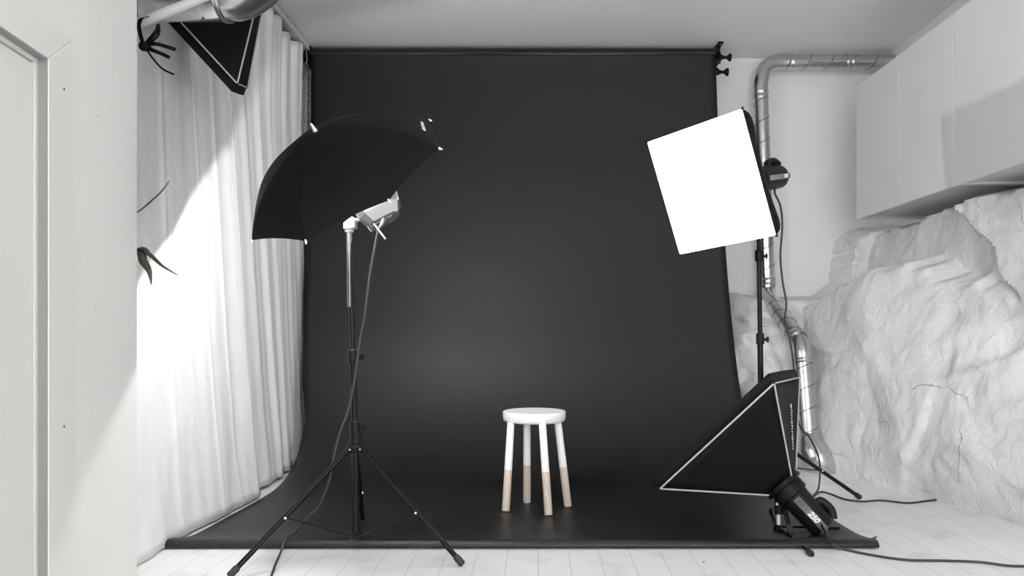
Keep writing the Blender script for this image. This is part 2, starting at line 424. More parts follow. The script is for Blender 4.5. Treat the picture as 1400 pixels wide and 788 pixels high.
# ---------------------------------------------------------------- ducts
def duct_pipe(name, parent, a, b, r, pitch=.16, flip=1):
    a, b = V(a), V(b); L = (b-a).length; u, w, d = frame(b-a)
    bm = bmesh.new(); tube(bm, [a, b], r, 36, caps=False)
    n = max(8, int(L/pitch*24)); pts = []
    for i in range(n+1):
        s = L*i/n; ang = flip*2*math.pi*s/pitch
        pts.append(a + d*s + (r+.0003)*(math.cos(ang)*u + math.sin(ang)*w))
    tube(bm, pts, .0026, 6, mi=1)
    return link(name, bm, [M['duct'], M['seam']], parent, angle=50)
def elbow(name, parent, pts, r, rad=None):
    bm = bmesh.new(); tube(bm, smooth_path(pts, 6), r, 36, caps=False, rad=rad)
    return link(name, bm, M['duct'], parent)
def collar(parent, p, axis, r, w=.05):
    bm = bmesh.new(); lathe(bm, V(p)-V(axis).normalized()*w/2, axis, [(0, r), (0, r+.004), (.006, r+.0065), (.012, r+.003), (w-.012, r+.003), (w-.006, r+.0065), (w, r+.004), (w, r)], 36)
    return link('collar', bm, M['duct'], parent)
YD = 5.30
t = thing('ventilation_duct', 'thin silver spiral duct running up the back wall and along the ceiling', 'duct', at(1105, 640, 4.45)*1.0)
t.location.z = 0
r = .050
A = at(1040, 130, YD); Tp = at(1075, 85, YD); Rt = at(1240, 85, YD); Rt.x = 2.44; Bv = at(1050, 398, YD)
duct_pipe('horizontal_pipe', t, Tp, V((2.44, YD, Tp.z)), r, .15)
duct_pipe('upper_pipe', t, A, Bv, r, .145, -1)
cor = V((A.x, YD, Tp.z))
elbow('upper_elbow', t, [A, A+(cor-A)*.35, cor+(A-cor)*.3+(Tp-cor)*.1, cor+(Tp-cor)*.33+(A-cor)*.08, Tp-(Tp-cor)*.3, Tp], r+.001)
for p, ax in ((A, (0,0,1)), (Tp+V((.02,0,0)), (1,0,0)), (at(1160, 85, YD), (1,0,0)), (at(1050, 385, YD), (0,0,1))): collar(t, p, ax, r)
Cs, Ce = at(1060, 418, 5.1), at(1090, 462, 4.72); Lt = at(1098, 494, 4.62); Lb = at(1106, 596, 4.52)
elbow('middle_elbow', t, [Bv, at(1051, 406, 5.24), Cs], .051)
duct_pipe('slanted_pipe', t, Cs, Ce, .052, .12)
elbow('lower_elbow', t, [Ce, at(1096, 476, 4.64), Lt], .0525)
duct_pipe('lower_pipe', t, Lt, Lb, .0515, .13, -1)
collar(t, Ce, Ce-Cs, .053); collar(t, Lt, Lb-Lt, .0525, .03)
bm = bmesh.new()
tube(bm, smooth_path([Lb, at(1108, 606, 4.5), at(1114, 620, 4.47), at(1124, 634, 4.46), at(1150, 640, 4.5)], 6), .08, 36, caps=False, rad=lambda q: lerp(.052, .095, min(1, q*1.7)))
link('floor_boot', bm, M['duct'], t)

# thick duct under the ceiling at the left
t = thing('large_ventilation_duct', 'thick shiny metal duct with elbow crossing above the white curtain', 'duct', at(250, -20, 2.63))
YL = 2.66; rr = .112
zc = at(0, 27, YL).z + rr
xa, xb = at(100, 0, YL).x, at(306, 0, YL).x
duct_pipe('pipe', t, (xa, YL, zc), (xb, YL, zc), rr, .3)
cz0 = .125
pts = [V((xb, YL, zc))]
for k in range(1, 9):
    a = math.pi/2*k/8; pts.append(V((xb + cz0*math.sin(a), YL, zc + cz0*(1-math.cos(a)))))
bm = bmesh.new(); tube(bm, pts, rr+.002, 40, caps=False); link('elbow', bm, M['duct'], t)
collar(t, (xb, YL, zc), (1, 0, 0), rr, .02)
duct_pipe('riser', t, pts[-1], V((pts[-1].x, YL, H+.01)), rr, .3)
for px in (309, 278):
    bm = bmesh.new(); lathe(bm, at(px, 25.5, YL-.01), (0, -.3, -1), [(0, .005), (.004, .004), (.005, 0)], 8)
    link('screw', bm, M['dark_grey'], t)
# pale tube + strap
t1 = at(178, 36, 2.46); t2 = at(214, 22, 2.46); t3 = at(262, 3, 2.47); t4 = at(320, -26, 2.49)
bm = bmesh.new(); tube(bm, smooth_path([t1, t2, t3, t4, at(350, -60, 2.52), V((at(350,0,2.55).x, 2.55, H))], 6), .0165, 16)
tag(link('ventilation_hose', bm, M['cord_white']), 'thin off white tube slanting across the thick metal duct at top left', 'tube')

def ribbon(bm, pts, w, th, side):
    P = smooth_path(pts, 6); side = V(side).normalized(); n = len(P); rings = []
    for i, p in enumerate(P):
        d = (P[min(i+1, n-1)] - P[max(i-1, 0)]).normalized(); s = (side - d*side.dot(d)).normalized(); q = s.cross(d)
        rings.append([bm.verts.new(p + s*w/2*a + q*th/2*b) for a, b in ((1,1),(1,-1),(-1,-1),(-1,1))])
    for a, b in zip(rings, rings[1:]):
        for k in range(4): bm.faces.new((a[k], a[(k+1)%4], b[(k+1)%4], b[k]))
    bm.faces.new(rings[0][::-1]); bm.faces.new(rings[-1])
YS = 2.44
st = thing('black_strap', 'black fabric straps knotted around the pale tube beside the wall corner', 'strap', at(197, 62, YS))
s_ = V((.45, 0, .9))
def strap(pts, w=.011, side=s_, nm='strap_end'):
    bm = bmesh.new(); ribbon(bm, pts, w, .002, side); return link(nm, bm, M['black_fabric'], st)
strap([at(197,64,YS), at(192,48,YS-.02), at(190,34,YS-.02), at(194,25,YS-.02), at(204,23,YS+.01), at(208,26,YS+.04)], .012, (1,0,.2), 'loop')
strap([at(198,62,YS), at(206,52,YS-.01), at(214,42,YS-.02), at(216,33,YS-.01)], .012, (1,0,.5), 'loop')
strap([at(199,64,YS), at(210,55,YS-.01), at(217,46,YS-.02), at(217,34,YS-.01)], .008, (1,0,.5), 'loop')
strap([at(199,61,YS), at(212,60,YS-.015), at(225,63,YS-.02), at(240,68,YS-.02)], .012, (0,.2,1))
strap([at(199,65,YS), at(212,70,YS-.02), at(222,74,YS-.02), at(232,79,YS-.02)], .012, (0,.2,1))
strap([at(201,68,YS), at(209,80,YS-.02), at(222,94,YS-.02), at(238,102,YS-.02)], .006, (0,.2,1))
bm = bmesh.new(); lathe(bm, at(191, 62, YS), (1, 0, -.25), [(0, 0), (.003, .012), (.012, .016), (.026, .014), (.036, .006), (.038, 0)], 12); link('knot', bm, M['black_fabric'], st)

# ---------------------------------------------------------------- curtain
def curtain_x(Y, z):
    tz = z/2.68
    xb_ = interp(Y, [(2.4, -1.385), (2.95, -1.398), (3.4, -1.378), (3.72, -1.372), (3.8, -1.40), (4.2, -1.41), (4.6, -1.47), (5.1, -1.5)])
    xt = interp(Y, [(2.4, -1.44), (3.2, -1.52), (4.0, -1.55), (5.1, -1.55)])
    x = lerp(xb_, xt, min(1, tz*1.25)**.8)
    a = interp(Y, [(2.5, .0006), (3.4, .0022), (3.75, .004), (4.2, .009)])*(1+.9*noise.noise(V((Y*1.7, 9, 0))))
    a *= 1 + 1.2*max(0, tz-.75)*4
    ph = 1.6*noise.noise(V((Y*1.1, 0, z*.2)))
    x += .013*noise.noise(V((Y*1.9, 3, z*.15))) + a*math.sin(Y*2*math.pi/.24 + 5*ph) + a*.4*math.sin(Y*2*math.pi/.11 + 4*ph + 1)
    bot = max(0, 1-z/1.1)
    x += .010*bot*noise.noise(V((Y*6, 0, z*3))) + .004*bot*noise.noise(V((Y*15+z*5, 7, z*6))) + .004*noise.noise(V((Y*4, 4, z*1.2)))
    x += interp(Y, [(2.4, .0), (3.66, .012), (3.76, .028), (3.785, -.012), (4.1, 0)])
    for yc, w_, h_ in ((3.02, .02, .007), (3.36, .012, .006), (3.55, .016, .008)):
        x += h_*math.exp(-((Y + .02*math.sin(z*1.3) - yc)/w_)**2)*min(1, .4+z*.4)
    return x
def curtain_bottom(Y): return interp(Y, [(2.4, .004), (2.75, .004), (3.0, .012), (3.4, .012), (3.72, .012), (3.78, .02), (3.8, .02), (5.1, .012)])
cur = thing('curtain', 'long white linen curtain hanging in folds down the left side', 'curtain', (-1.45, 3.8, 0))
bm = bmesh.new(); rows = []
nc = 420
for i in range(nc+1):
    Y = lerp(2.46, 5.0, i/nc); b0 = curtain_bottom(Y)
    zt = 2.69 - .012*(1+math.sin(Y*2*math.pi/.21)) - (.0 if int(Y/.21) % 2 else .02)
    rows.append([(curtain_x(Y, lerp(b0, zt, j/60)), Y, lerp(b0, zt, j/60)) for j in range(61)])
grid(bm, rows)
o = link('curtain_cloth', bm, M['curtain'], cur, angle=80)
sd = o.modifiers.new('thick', 'SOLIDIFY'); sd.thickness = .002
bm = bmesh.new(); box(bm, (-1.575, 2.45, 2.70), (-1.535, 5.15, 2.735)); link('curtain_rail', bm, M['trim'], cur, smooth=False)
bm = bmesh.new()
y = 2.5
while y < 5.12:
    tube(bm, [V((-1.555, y, 2.715)), V((-1.55, y, 2.67))], .003, 6); y += .105
link('curtain_hooks', bm, M['chrome'], cur)['kind'] = 'stuff'

# ---------------------------------------------------------------- black paper backdrop on its roller
bd = thing('paper_backdrop', 'wide black paper backdrop sweeping from a ceiling roll onto the white floor', 'backdrop', (-.07, 4.0, 0))
prof = [(5.13, 2.675), (5.125, 2.5), (5.09, 2.15), (5.03, 1.8), (4.95, 1.4), (4.86, 1.05), (4.76, .76), (4.64, .48), (4.50, .27), (4.32, .12), (4.10, .035), (3.85, .006), (3.4, .004), (3.1, .006), (2.98, .016), (2.93, .026), (2.905, .030), (2.885, .028), (2.872, .018), (2.872, .008), (2.885, .002), (2.90, .0025)]
left = [(0, -1.43), (.42, -1.34), (1.0, -1.50), (1.2, -1.53)]
PR = smooth_path([V((0, y, z)) for y, z in prof], 5)
acc = [0]
for a, b in zip(PR, PR[1:]): acc.append(acc[-1] + (b-a).length)
bm = bmesh.new(); rows = []
for p, s in zip(PR, acc):
    if p.z > .3: xl = interp(p.z, [(.3, -1.375), (.5, -1.43), (1.05, -1.485), (2.7, -1.53)]); xr = interp(p.z, [(.3, 1.225), (.5, 1.215), (2.7, 1.185)])
    else: xl = interp(p.y, [(2.87, -1.445), (2.92, -1.43), (2.95, -1.37), (3.85, -1.34), (4.3, -1.35), (4.55, -1.375)]); xr = interp(p.y, [(2.87, 1.275), (4.1, 1.26), (4.55, 1.225)])
    row = []
    for j in range(61):
        q = j/60; x = lerp(xl, xr, q); rip = .0025*noise.noise(V((x*1.5, s*2, 0)))
        row.append((x, p.y + rip, p.z + (abs(rip) if p.z < .3 else 0)))
    rows.append(row)
grid(bm, rows)
o = link('paper_sheet', bm, M['paper'], bd, angle=70)
sd = o.modifiers.new('thick', 'SOLIDIFY'); sd.thickness = .0015; sd.offset = 0
bm = bmesh.new(); lathe(bm, (-1.53, 5.165, 2.677), (1, 0, 0), [(0, 0), (0, .026), (0, .038), (2.715, .038), (2.715, .026), (2.715, 0)], 40)
link('paper_roll', bm, M['paper'], bd)
bm = bmesh.new(); lathe(bm, (-1.56, 5.165, 2.677), (1, 0, 0), [(0, 0), (0, .018), (2.775, .018), (2.775, 0)], 24); link('roller_tube', bm, M['black_metal'], bd)

def bracket(x, s, label):
    """black plate hook screwed to the wall under the ceiling; s = outward side"""
    t = thing('backdrop_bracket', label, 'bracket', (x, 5.44, 2.6), 'black backdrop brackets')
    bm = bmesh.new()
    pr = [(5.10, 2.60), (5.10, 2.665), (5.145, 2.735), (5.20, 2.748), (5.449, 2.748), (5.449, 2.60), (5.30, 2.60), (5.27, 2.64), (5.21, 2.61), (5.16, 2.62), (5.13, 2.60)]
    prism(bm, [(x, a, b) for a, b in pr], (s*.012, 0, 0)); link('plate', bm, M['black_metal'], t, smooth=False, bevel=.001)
    bm = bmesh.new(); box(bm, (min(x, x+s*.05), 5.43, 2.60), (max(x, x+s*.05), 5.449, 2.748)); box(bm, (min(x, x+s*.035), 5.12, 2.736), (max(x, x+s*.035), 5.43, 2.748)); link('flange', bm, M['black_metal'], t, smooth=False)
    return t
brR = bracket(1.20, 1, 'black metal bracket with two plugs at the right end of the backdrop roll')
brL = bracket(-1.545, -1, 'black metal bracket with bead chains at the left end of the backdrop roll')
for pz, dx, yy in ((2.655, .03, 5.16), (2.57, .02, 5.2)):
    bm = bmesh.new()
    lathe(bm, (1.205+dx-.02, yy, pz), (1, 0, 0), [(0, 0), (0, .020), (.012, .022), (.024, .014), (.04, .009), (.056, .014), (.066, .026), (.078, .027), (.082, .02), (.082, 0)], 24)
    link('roller_plug', bm, M['black_plastic'], brR)
bm = bmesh.new(); tube(bm, [V((1.20, 5.16, 2.655)), V((1.24, 5.16, 2.655))], .01, 10); link('axle', bm, M['black_metal'], brR)
bm = bmesh.new(); tube(bm, [V((1.205, 5.2, 2.60)), V((1.225, 5.2, 2.57))], .007, 8); link('axle', bm, M['black_metal'], brR)
bm = bmesh.new()
lathe(bm, (-1.60, 5.12, 2.655), (1, 0, 0), [(0, 0), (0, .03), (.012, .032), (.02, .02), (.03, .02), (.038, .032), (.05, .03), (.05, 0)], 28)
link('chain_wheel', bm, M['black_plastic'], brL)
bm = bmesh.new(); tube(bm, smooth_path([at(413, 72, 5.08), at(418, 68, 5.06), at(419.5, 78, 5.06), at(418.5, 86, 5.06), at(413, 86, 5.08)], 5), .0035, 8); link('wire_hook', bm, M['chrome'], brL)
def chain(px, y0, y1, Y, m, nm='bead_chain'):
    bm = bmesh.new(); p = at(px, y0, Y); q = at(px, y1, Y); n = int((p-q).length/.0135)
    for i in range(n+1):
        c = p.lerp(q, i/n)
        lathe(bm, c - V((0, 0, .0045)), (0, 0, 1), [(0, 0), (.0015, .0055), (.0045, .0068), (.0075, .0055), (.009, 0)], 6)
    tube(bm, [p, q], .0012, 5)
    o = link(nm, bm, m, brL); return o
chain(414.5, 88, 455, 5.02, M['panel_grey']); chain(418.8, 98, 440, 5.02, M['cast']); chain(424, 96, 176, 5.02, M['panel_grey'])
bm = bmesh.new(); lathe(bm, at(419, 100, 4.98), (0, 0, 1), [(-.03, 0), (-.03, .01), (-.012, .02), (.01, .022), (.03, .012), (.03, 0)], 14); link('chain_guide', bm, M['dark_grey'], brL)

# ---------------------------------------------------------------- stool
SX, SY = (730.5-HX)/F*3.62, 3.62
t = thing('stool', 'round white wooden stool with dipped raw wood feet on black paper', 'stool', (SX, SY, .004))
zs = EYE - (568-452)*SY/F
R = .1465; th = .05; z1 = EYE - (561.8-452)*3.62/F; z0 = z1 - th
bm = bmesh.new()
lathe(bm, (SX, SY, z0), (0, 0, 1), [(0, 0), (0, R-.012), (.004, R-.004), (.010, R), (th-.006, R+.0015), (th-.002, R), (th, R-.004), (th-.0006, R-.012), (th-.006, R*.6), (th-.008, 0)], 72)
link('seat', bm, M['stool_paint'], t)
legs = [((698.5, 583), (691.5, 699), 3.50, 3.43), ((720.5, 583), (720.5, 687.5), 3.72, 3.80), ((741.5, 583), (750, 705), 3.46, 3.33), ((762.5, 583), (776.5, 692.5), 3.66, 3.70)]
for (tx, ty), (bx, by), Yt, Yb_ in legs:
    Yb_ = (EYE-.006)*F/(by-HY)
    a = at(tx, ty, 1); top = V(((tx-HX)/F*lerp(SY, Yb_, .55), lerp(SY, Yb_, .55), z0+.004)); bot = V(((bx-HX)/F*Yb_, Yb_, .0055))
    # the white dip ends at about 45 % of the height
    cut = .225 / top.z * 1.0
    mid = bot.lerp(top, .46)
    bm = bmesh.new(); tube(bm, [top, mid], .0168, 24, rad=lambda q: lerp(.0168, .0178, q)); lg = link('leg', bm, M['stool_paint'], t)
    bm = bmesh.new(); tube(bm, [mid, bot.lerp(mid, .02), bot], [.0176, .0178, .0155], 24); fo = link('leg_tip', bm, M['wood'], lg)
    fo['label'] = 'bare wood lower half of the leg'

# ---------------------------------------------------------------- light stands
def stand(label, name, c, feet, hub_z, top, joints, low_z, r=.013, braces=True, upper_r=.010, mid=None):
    t = thing(name, label, 'light stand', (c.x, c.y, 0))
    top = V(top); hub = V((c.x, c.y, hub_z))
    ax = (top-hub).normalized()
    jz = joints
    def on(z): return hub + (top-hub)*((z-hub_z)/(top.z-hub_z)) if z > hub_z else V((c.x, c.y, z))
    bm = bmesh.new(); tube(bm, [on(low_z), hub, on(jz[0])], r, 20); link('lower_pole', bm, M['black_metal'], t)
    for i, z in enumerate(jz):
        nz = jz[i+1] if i+1 < len(jz) else top.z
        bm = bmesh.new(); tube(bm, [on(z), on(nz)], r*(.82 if i == 0 else .68), 20); link('upper_pole', bm, M['black_metal'], t)
        bm = bmesh.new(); tube(bm, [on(z-.03), on(z-.025), on(z+.015), on(z+.02)], [r*1.1, r*1.4, r*1.4, r*1.1], 20); cl = link('locking_collar', bm, M['black_plastic'], t)
        bm = bmesh.new(); lathe(bm, on(z-.008)+V((r, 0, 0)), (1, -.3, 0), [(0, .006), (.014, .006), (.014, .012), (.024, .012), (.026, 0)], 12); link('knob', bm, M['black_plastic'], cl)
    bm = bmesh.new(); lathe(bm, hub, (0, 0, 1), [(-.02, r), (-.02, .026), (-.004, .032), (.004, .034), (.01, .032), (.014, .02), (.055, .02), (.06, r)], 24); link('hub', bm, M['black_plastic'], t)
    bm = bmesh.new(); lathe(bm, V((c.x, c.y, low_z)), (0, 0, 1), [(-.006, 0), (-.006, .020), (.0, .026), (.016, .026), (.02, r)], 24); link('brace_collar', bm, M['black_plastic'], t)
    for f in feet:
        f = V(f); d = (f-hub); dh = V((d.x, d.y, 0)).normalized()
        a = hub + dh*.024 - V((0, 0, .006)); e = f + V((0, 0, .008))
        ax2 = (e-a).normalized()
        bm = bmesh.new(); tube(bm, [a, e - ax2*.02], .0095, 16); lg = link('leg', bm, M['black_metal'], t)
        bm = bmesh.new(); tube(bm, [e-ax2*.04, e-ax2*.035, e-ax2*.005, e], [.0095, .0125, .0125, .008], 16); link('rubber_foot', bm, M['rubber'], lg)
        sd_ = dh.cross(V((0, 0, 1)))
        for pp in (a, a.lerp(e, .56)):
            for sg in (-1, 1):
                bm = bmesh.new(); ball(bm, pp + sd_*sg*.0095 - V((0, .003, 0)), .0045, 8); link('rivet', bm, M['rivet'], lg)
        if braces:
            m_ = a.lerp(e, .56); cc = V((c.x, c.y, low_z+.008)) + dh*.022
            bm = bmesh.new(); tube(bm, [m_, cc], .0048, 10, flat=.6); link('brace', bm, M['black_metal'], t)
            bm = bmesh.new(); ball(bm, cc, .0045, 8); link('rivet', bm, M['rivet'], t)
    return t
cL = V((-.66+.0, 2.80, 0)); cL.x = (486-HX)/F*2.80
footL = V((-1.02, 2.53, 0)); footR = at(635, 777, 1); footR = V(((633-HX)/F*2.66, 2.66, .0)); footB = V(((496-HX)/F*3.2, 3.2, .005))
topL = at(477.5, 318, 2.80)
stL = stand('black tripod light stand on the left holding the umbrella lamp', 'light_stand', cL, [footL, footR, footB], EYE-(611-452)*2.8/F, topL,
            [EYE-(590-452)*2.8/F+.02, EYE-(485-452)*2.8/F], EYE-(735-452)*2.8/F, r=.0135)
bm = bmesh.new(); tube(bm, [at(478.4, 420, 2.8), topL], .0098, 20); o = link('top_pole', bm, M['lit_tube'], stL); o['label'] = 'dark top section of the pole, lamp light put into its paler colour'

# ---- lamp head
A_ = V((-.3655, -.5909, .7192)).normalized()           # umbrella axis, towards its tip
SC = 2.80/F
Cc = V((-.708, 2.80, 1.377))
U_ = V((-.7442, -.2786, -.6070))*.3974; W_ = V((.5590, -.7572, -.3379))*.3974
lamp = thing('studio_lamp', 'silver lamp head with grille clamped on the left light stand under the umbrella', 'lamp', at(512, 290, 2.80))
la = V((-.62, .12, .77)).normalized()
bc = at(520, 290, 2.80)
bm = bmesh.new()
u, w, d = frame(la)
def octring(o, r1, r2): return [o + u*r1*math.cos(math.pi/8+k*math.pi/4) + w*r2*math.sin(math.pi/8+k*math.pi/4) for k in range(8)]
lampL = V((.77, 0, .62)).normalized()
rings = []
# trough reflector: long ridge axis along the picture, open towards the umbrella
e_long = V((.86, .15, .48)).normalized(); e_out = (la - e_long*la.dot(e_long)).normalized(); e_w = e_long.cross(e_out)
def LP(a, b, c): return bc + e_long*a + e_out*b + e_w*c
def ringy(b, a, c): return [LP(x*a, b, y*c) for x, y in ((-1,-.55),(-.7,-1),(.7,-1),(1,-.55),(1,.55),(.7,1),(-.7,1),(-1,.55))]
prs = [(-.042, .042, .03), (-.036, .055, .042), (.0, .074, .062), (.03, .082, .07)]
prev = None
for b_, a_, c_ in prs:
    cur_ = [bm.verts.new(p) for p in ringy(b_, a_, c_)]
    if prev is None: bm.faces.new(cur_)
    else:
        for k in range(8): bm.faces.new((prev[k], prev[(k+1)%8], cur_[(k+1)%8], cur_[k]))
    prev = cur_
o = link('reflector', bm, M['inner_silver'], lamp, smooth=False)
sd = o.modifiers.new('thick', 'SOLIDIFY'); sd.thickness = .0025
bm = bmesh.new()
for k in range(13):
    a = lerp(-.062, .03, k/12)
    tube(bm, [LP(a, -.034, -.046), LP(a*1.05, -.002, -.064)], .0014, 6); tube(bm, [LP(a*.9, -.0435, -.03), LP(a*.9, -.0435, .03)], .0014, 6)
link('grille', bm, M['silver'], lamp)
bm = bmesh.new(); pr_ = [LP(.05, -.02, -.06), LP(.085, .0, -.05), LP(.095, .05, -.045), LP(.07, .06, -.06)]
prism(bm, [LP(.05, -.02, -.05), LP(.08, 0, -.045), LP(.088, .035, -.04), LP(.07, .035, -.05)], e_w*.08); link('end_flap', bm, M['inner_silver'], lamp, smooth=False, bevel=.001)
bm = bmesh.new(); tube(bm, [at(511, 306, 2.74), at(527, 327, 2.73)], .0036, 12); link('handle', bm, M['cast'], lamp)
bm = bmesh.new(); tube(bm, [at(524, 300, 2.76), at(521, 308, 2.74), at(517, 313, 2.74)], [.007, .006, .004], 10); link('cord_gland', bm, M['panel_grey'], lamp)
bm = bmesh.new()
tp = at(477.5, 318, 2.8)
tube(bm, [tp, tp+V((0, 0, .028))], .0155, 24)
prism(bm, [at(469, 313, 2.775), at(469, 305, 2.775), at(481, 296, 2.775), at(485, 299, 2.775), at(485, 311, 2.775), at(476, 313, 2.775)], (0, .045, 0))
tube(bm, [at(480, 304, 2.8), at(492, 300, 2.8)], .008, 14)
link('tilt_bracket', bm, M['cast'], lamp, bevel=.002)
bulb = V((-.65, 2.80, 1.41))
bm = bmesh.new(); ball(bm, bulb, .016, 16); link('bulb', bm, M['bulb'], lamp)
bm = bmesh.new(); tube(bm, [bulb, bc - la*.01], .009, 12); link('bulb_socket', bm, M['cast'], lamp)

# ---- umbrella
um = thing('photo_umbrella', 'black shoot through style umbrella with white lining tilted over the left lamp', 'umbrella', Cc)
um['label'] = 'open black reflective umbrella tilted over the lamp on the left stand'
KD = 1.0; Rr = U_.length; apex_h = .196
def dome(q, ang, off=0.0, sag=True):
    """q 0..1 apex to rim"""
    dirn = (U_*math.cos(ang) + W_*math.sin(ang)).normalized()
    # between the ribs the cloth is pulled in
    k = abs(((ang/(math.pi/4)) % 1) - .5)*2      # 1 on a rib, 0 between
    da_ = (ang+1e-9) % (math.pi/4) - math.pi/8
    chord = math.cos(math.pi/8)/math.cos(da_)
    pull = 1 - (1-chord)*(.75+.35*q) if sag else 1
    th_ = q*1.02
    rad = Rr*math.sin(th_*KD)/math.sin(1.02*KD)*pull
    hh = apex_h*(1-q**1.7)
    lift = (1-k**2)*.008*q**3 if sag else 0
    return Cc + dirn*(rad+off*.3) + A_*(hh+off+lift)
def canopy(nm, off, m, qm=1.0):
    bm = bmesh.new(); nq, na = 18, 96; vs = []
    ap = bm.verts.new(dome(0, 0, off))
    for i in range(1, nq+1): vs.append([bm.verts.new(dome(qm*i/nq, 2*math.pi*k/na, off)) for k in range(na)])
    for k in range(na): bm.faces.new((ap, vs[0][k], vs[0][(k+1)%na]))
    for i in range(nq-1):
        for k in range(na): bm.faces.new((vs[i][k], vs[i+1][k], vs[i+1][(k+1)%na], vs[i][(k+1)%na]))
    return link(nm, bm, m, um, angle=20)
canopy('canopy', 0, M['black_fabric']); canopy('canopy_lining', -.004, M['white_lining'], .975)
for k in range(8):
    an = k*math.pi/4
    bm = bmesh.new(); tube(bm, [dome(q/10, an, -.005, False) for q in range(0, 11)], .0022, 6); rb = link('rib', bm, M['silver'], um)
    e = dome(1, an, 0); d_ = (e - dome(.9, an, 0)).normalized()
    bm = bmesh.new(); tube(bm, [e-d_*.006, e+d_*.004, e+d_*.010], [.0028, .0034, .002], 8); link('rib_tip', bm, M['rivet'], rb)
bm = bmesh.new(); tube(bm, [Cc+A_*(apex_h-.01), bc + la*.0 + A_*-.02], .004, 10); link('shaft', bm, M['silver'], um)
ta = dome(0, 0, 0); bm = bmesh.new(); tube(bm, [ta-A_*.004, ta+A_*.006, ta+A_*.026, ta+A_*.03], [.011, .0075, .0045, .003], 12); link('ferrule', bm, M['silver'], um)

def add_text(body, nm, origin, xdir, ydir, size, m, parent, th=.0004, shear=0, bold=0.0):
    cu = bpy.data.curves.new(nm, 'FONT'); cu.body = body; cu.size = size; cu.extrude = th; cu.align_x = 'CENTER'; cu.align_y = 'CENTER'; cu.shear = shear; cu.offset = bold
    tmp = bpy.data.objects.new(nm, cu); C.objects.link(tmp)
    me = bpy.data.meshes.new_from_object(tmp.evaluated_get(bpy.context.evaluated_depsgraph_get()))
    bpy.data.objects.remove(tmp)
    x = V(xdir).normalized(); y = (V(ydir) - x*V(ydir).dot(x)).normalized(); z = x.cross(y)
    mt = Matrix(((x.x, y.x, z.x, origin[0]), (x.y, y.y, z.y, origin[1]), (x.z, y.z, z.z, origin[2]), (0, 0, 0, 1)))
    me.transform(mt); me.materials.clear(); me.materials.append(m)
    bm = bmesh.new(); bm.from_mesh(me); return link(nm, bm, m, parent, smooth=False)
anl = 3.52*math.pi/4
c0 = dome(.90, anl, .0035); yv = dome(.80, anl, 0) - dome(.98, anl, 0); xv = dome(.9, anl+.12, 0) - dome(.9, anl-.12, 0)
add_text('elinchrom', 'printed_logo', c0, xv, yv, .024, M['white_print'], um)

# cord of the left lamp
def fl(px, py, z=.005):
    Y = (EYE-z)*F/(py-HY); return at(px, py, Y)
def cord(nm, pts, r, m, label, sub=8):
    bm = bmesh.new(); tube(bm, smooth_path(pts, sub), r, 10); return tag(link(nm, bm, m), label, 'cable')
cpts = [at(517, 313, 2.74), at(512, 340, 2.745), at(505, 380, 2.75), at(499, 430, 2.755), at(491.5, 470, 2.762), at(487.5, 500, 2.765), at(483, 530, 2.77)]
cord_o = cord('power_cord', cpts + [at(476, 562, 2.765), at(464, 595, 2.75), at(457, 622, 2.75), at(449, 662, 2.76), at(436, 692, 2.79), at(420, 708, 2.82), V(((405-HX)/F*2.95, 2.95, .045)), V(((392-HX)/F*2.86, 2.86, .045)), V(((383-HX)/F*2.78, 2.78, .012)), V(((376-HX)/F*2.66, 2.66, .006)), V(((366-HX)/F*2.48, 2.48, .005)), V((-.85, 2.2, .005))], .0042, M['cord'], 'thin black power cord looping down the left light stand to the floor')

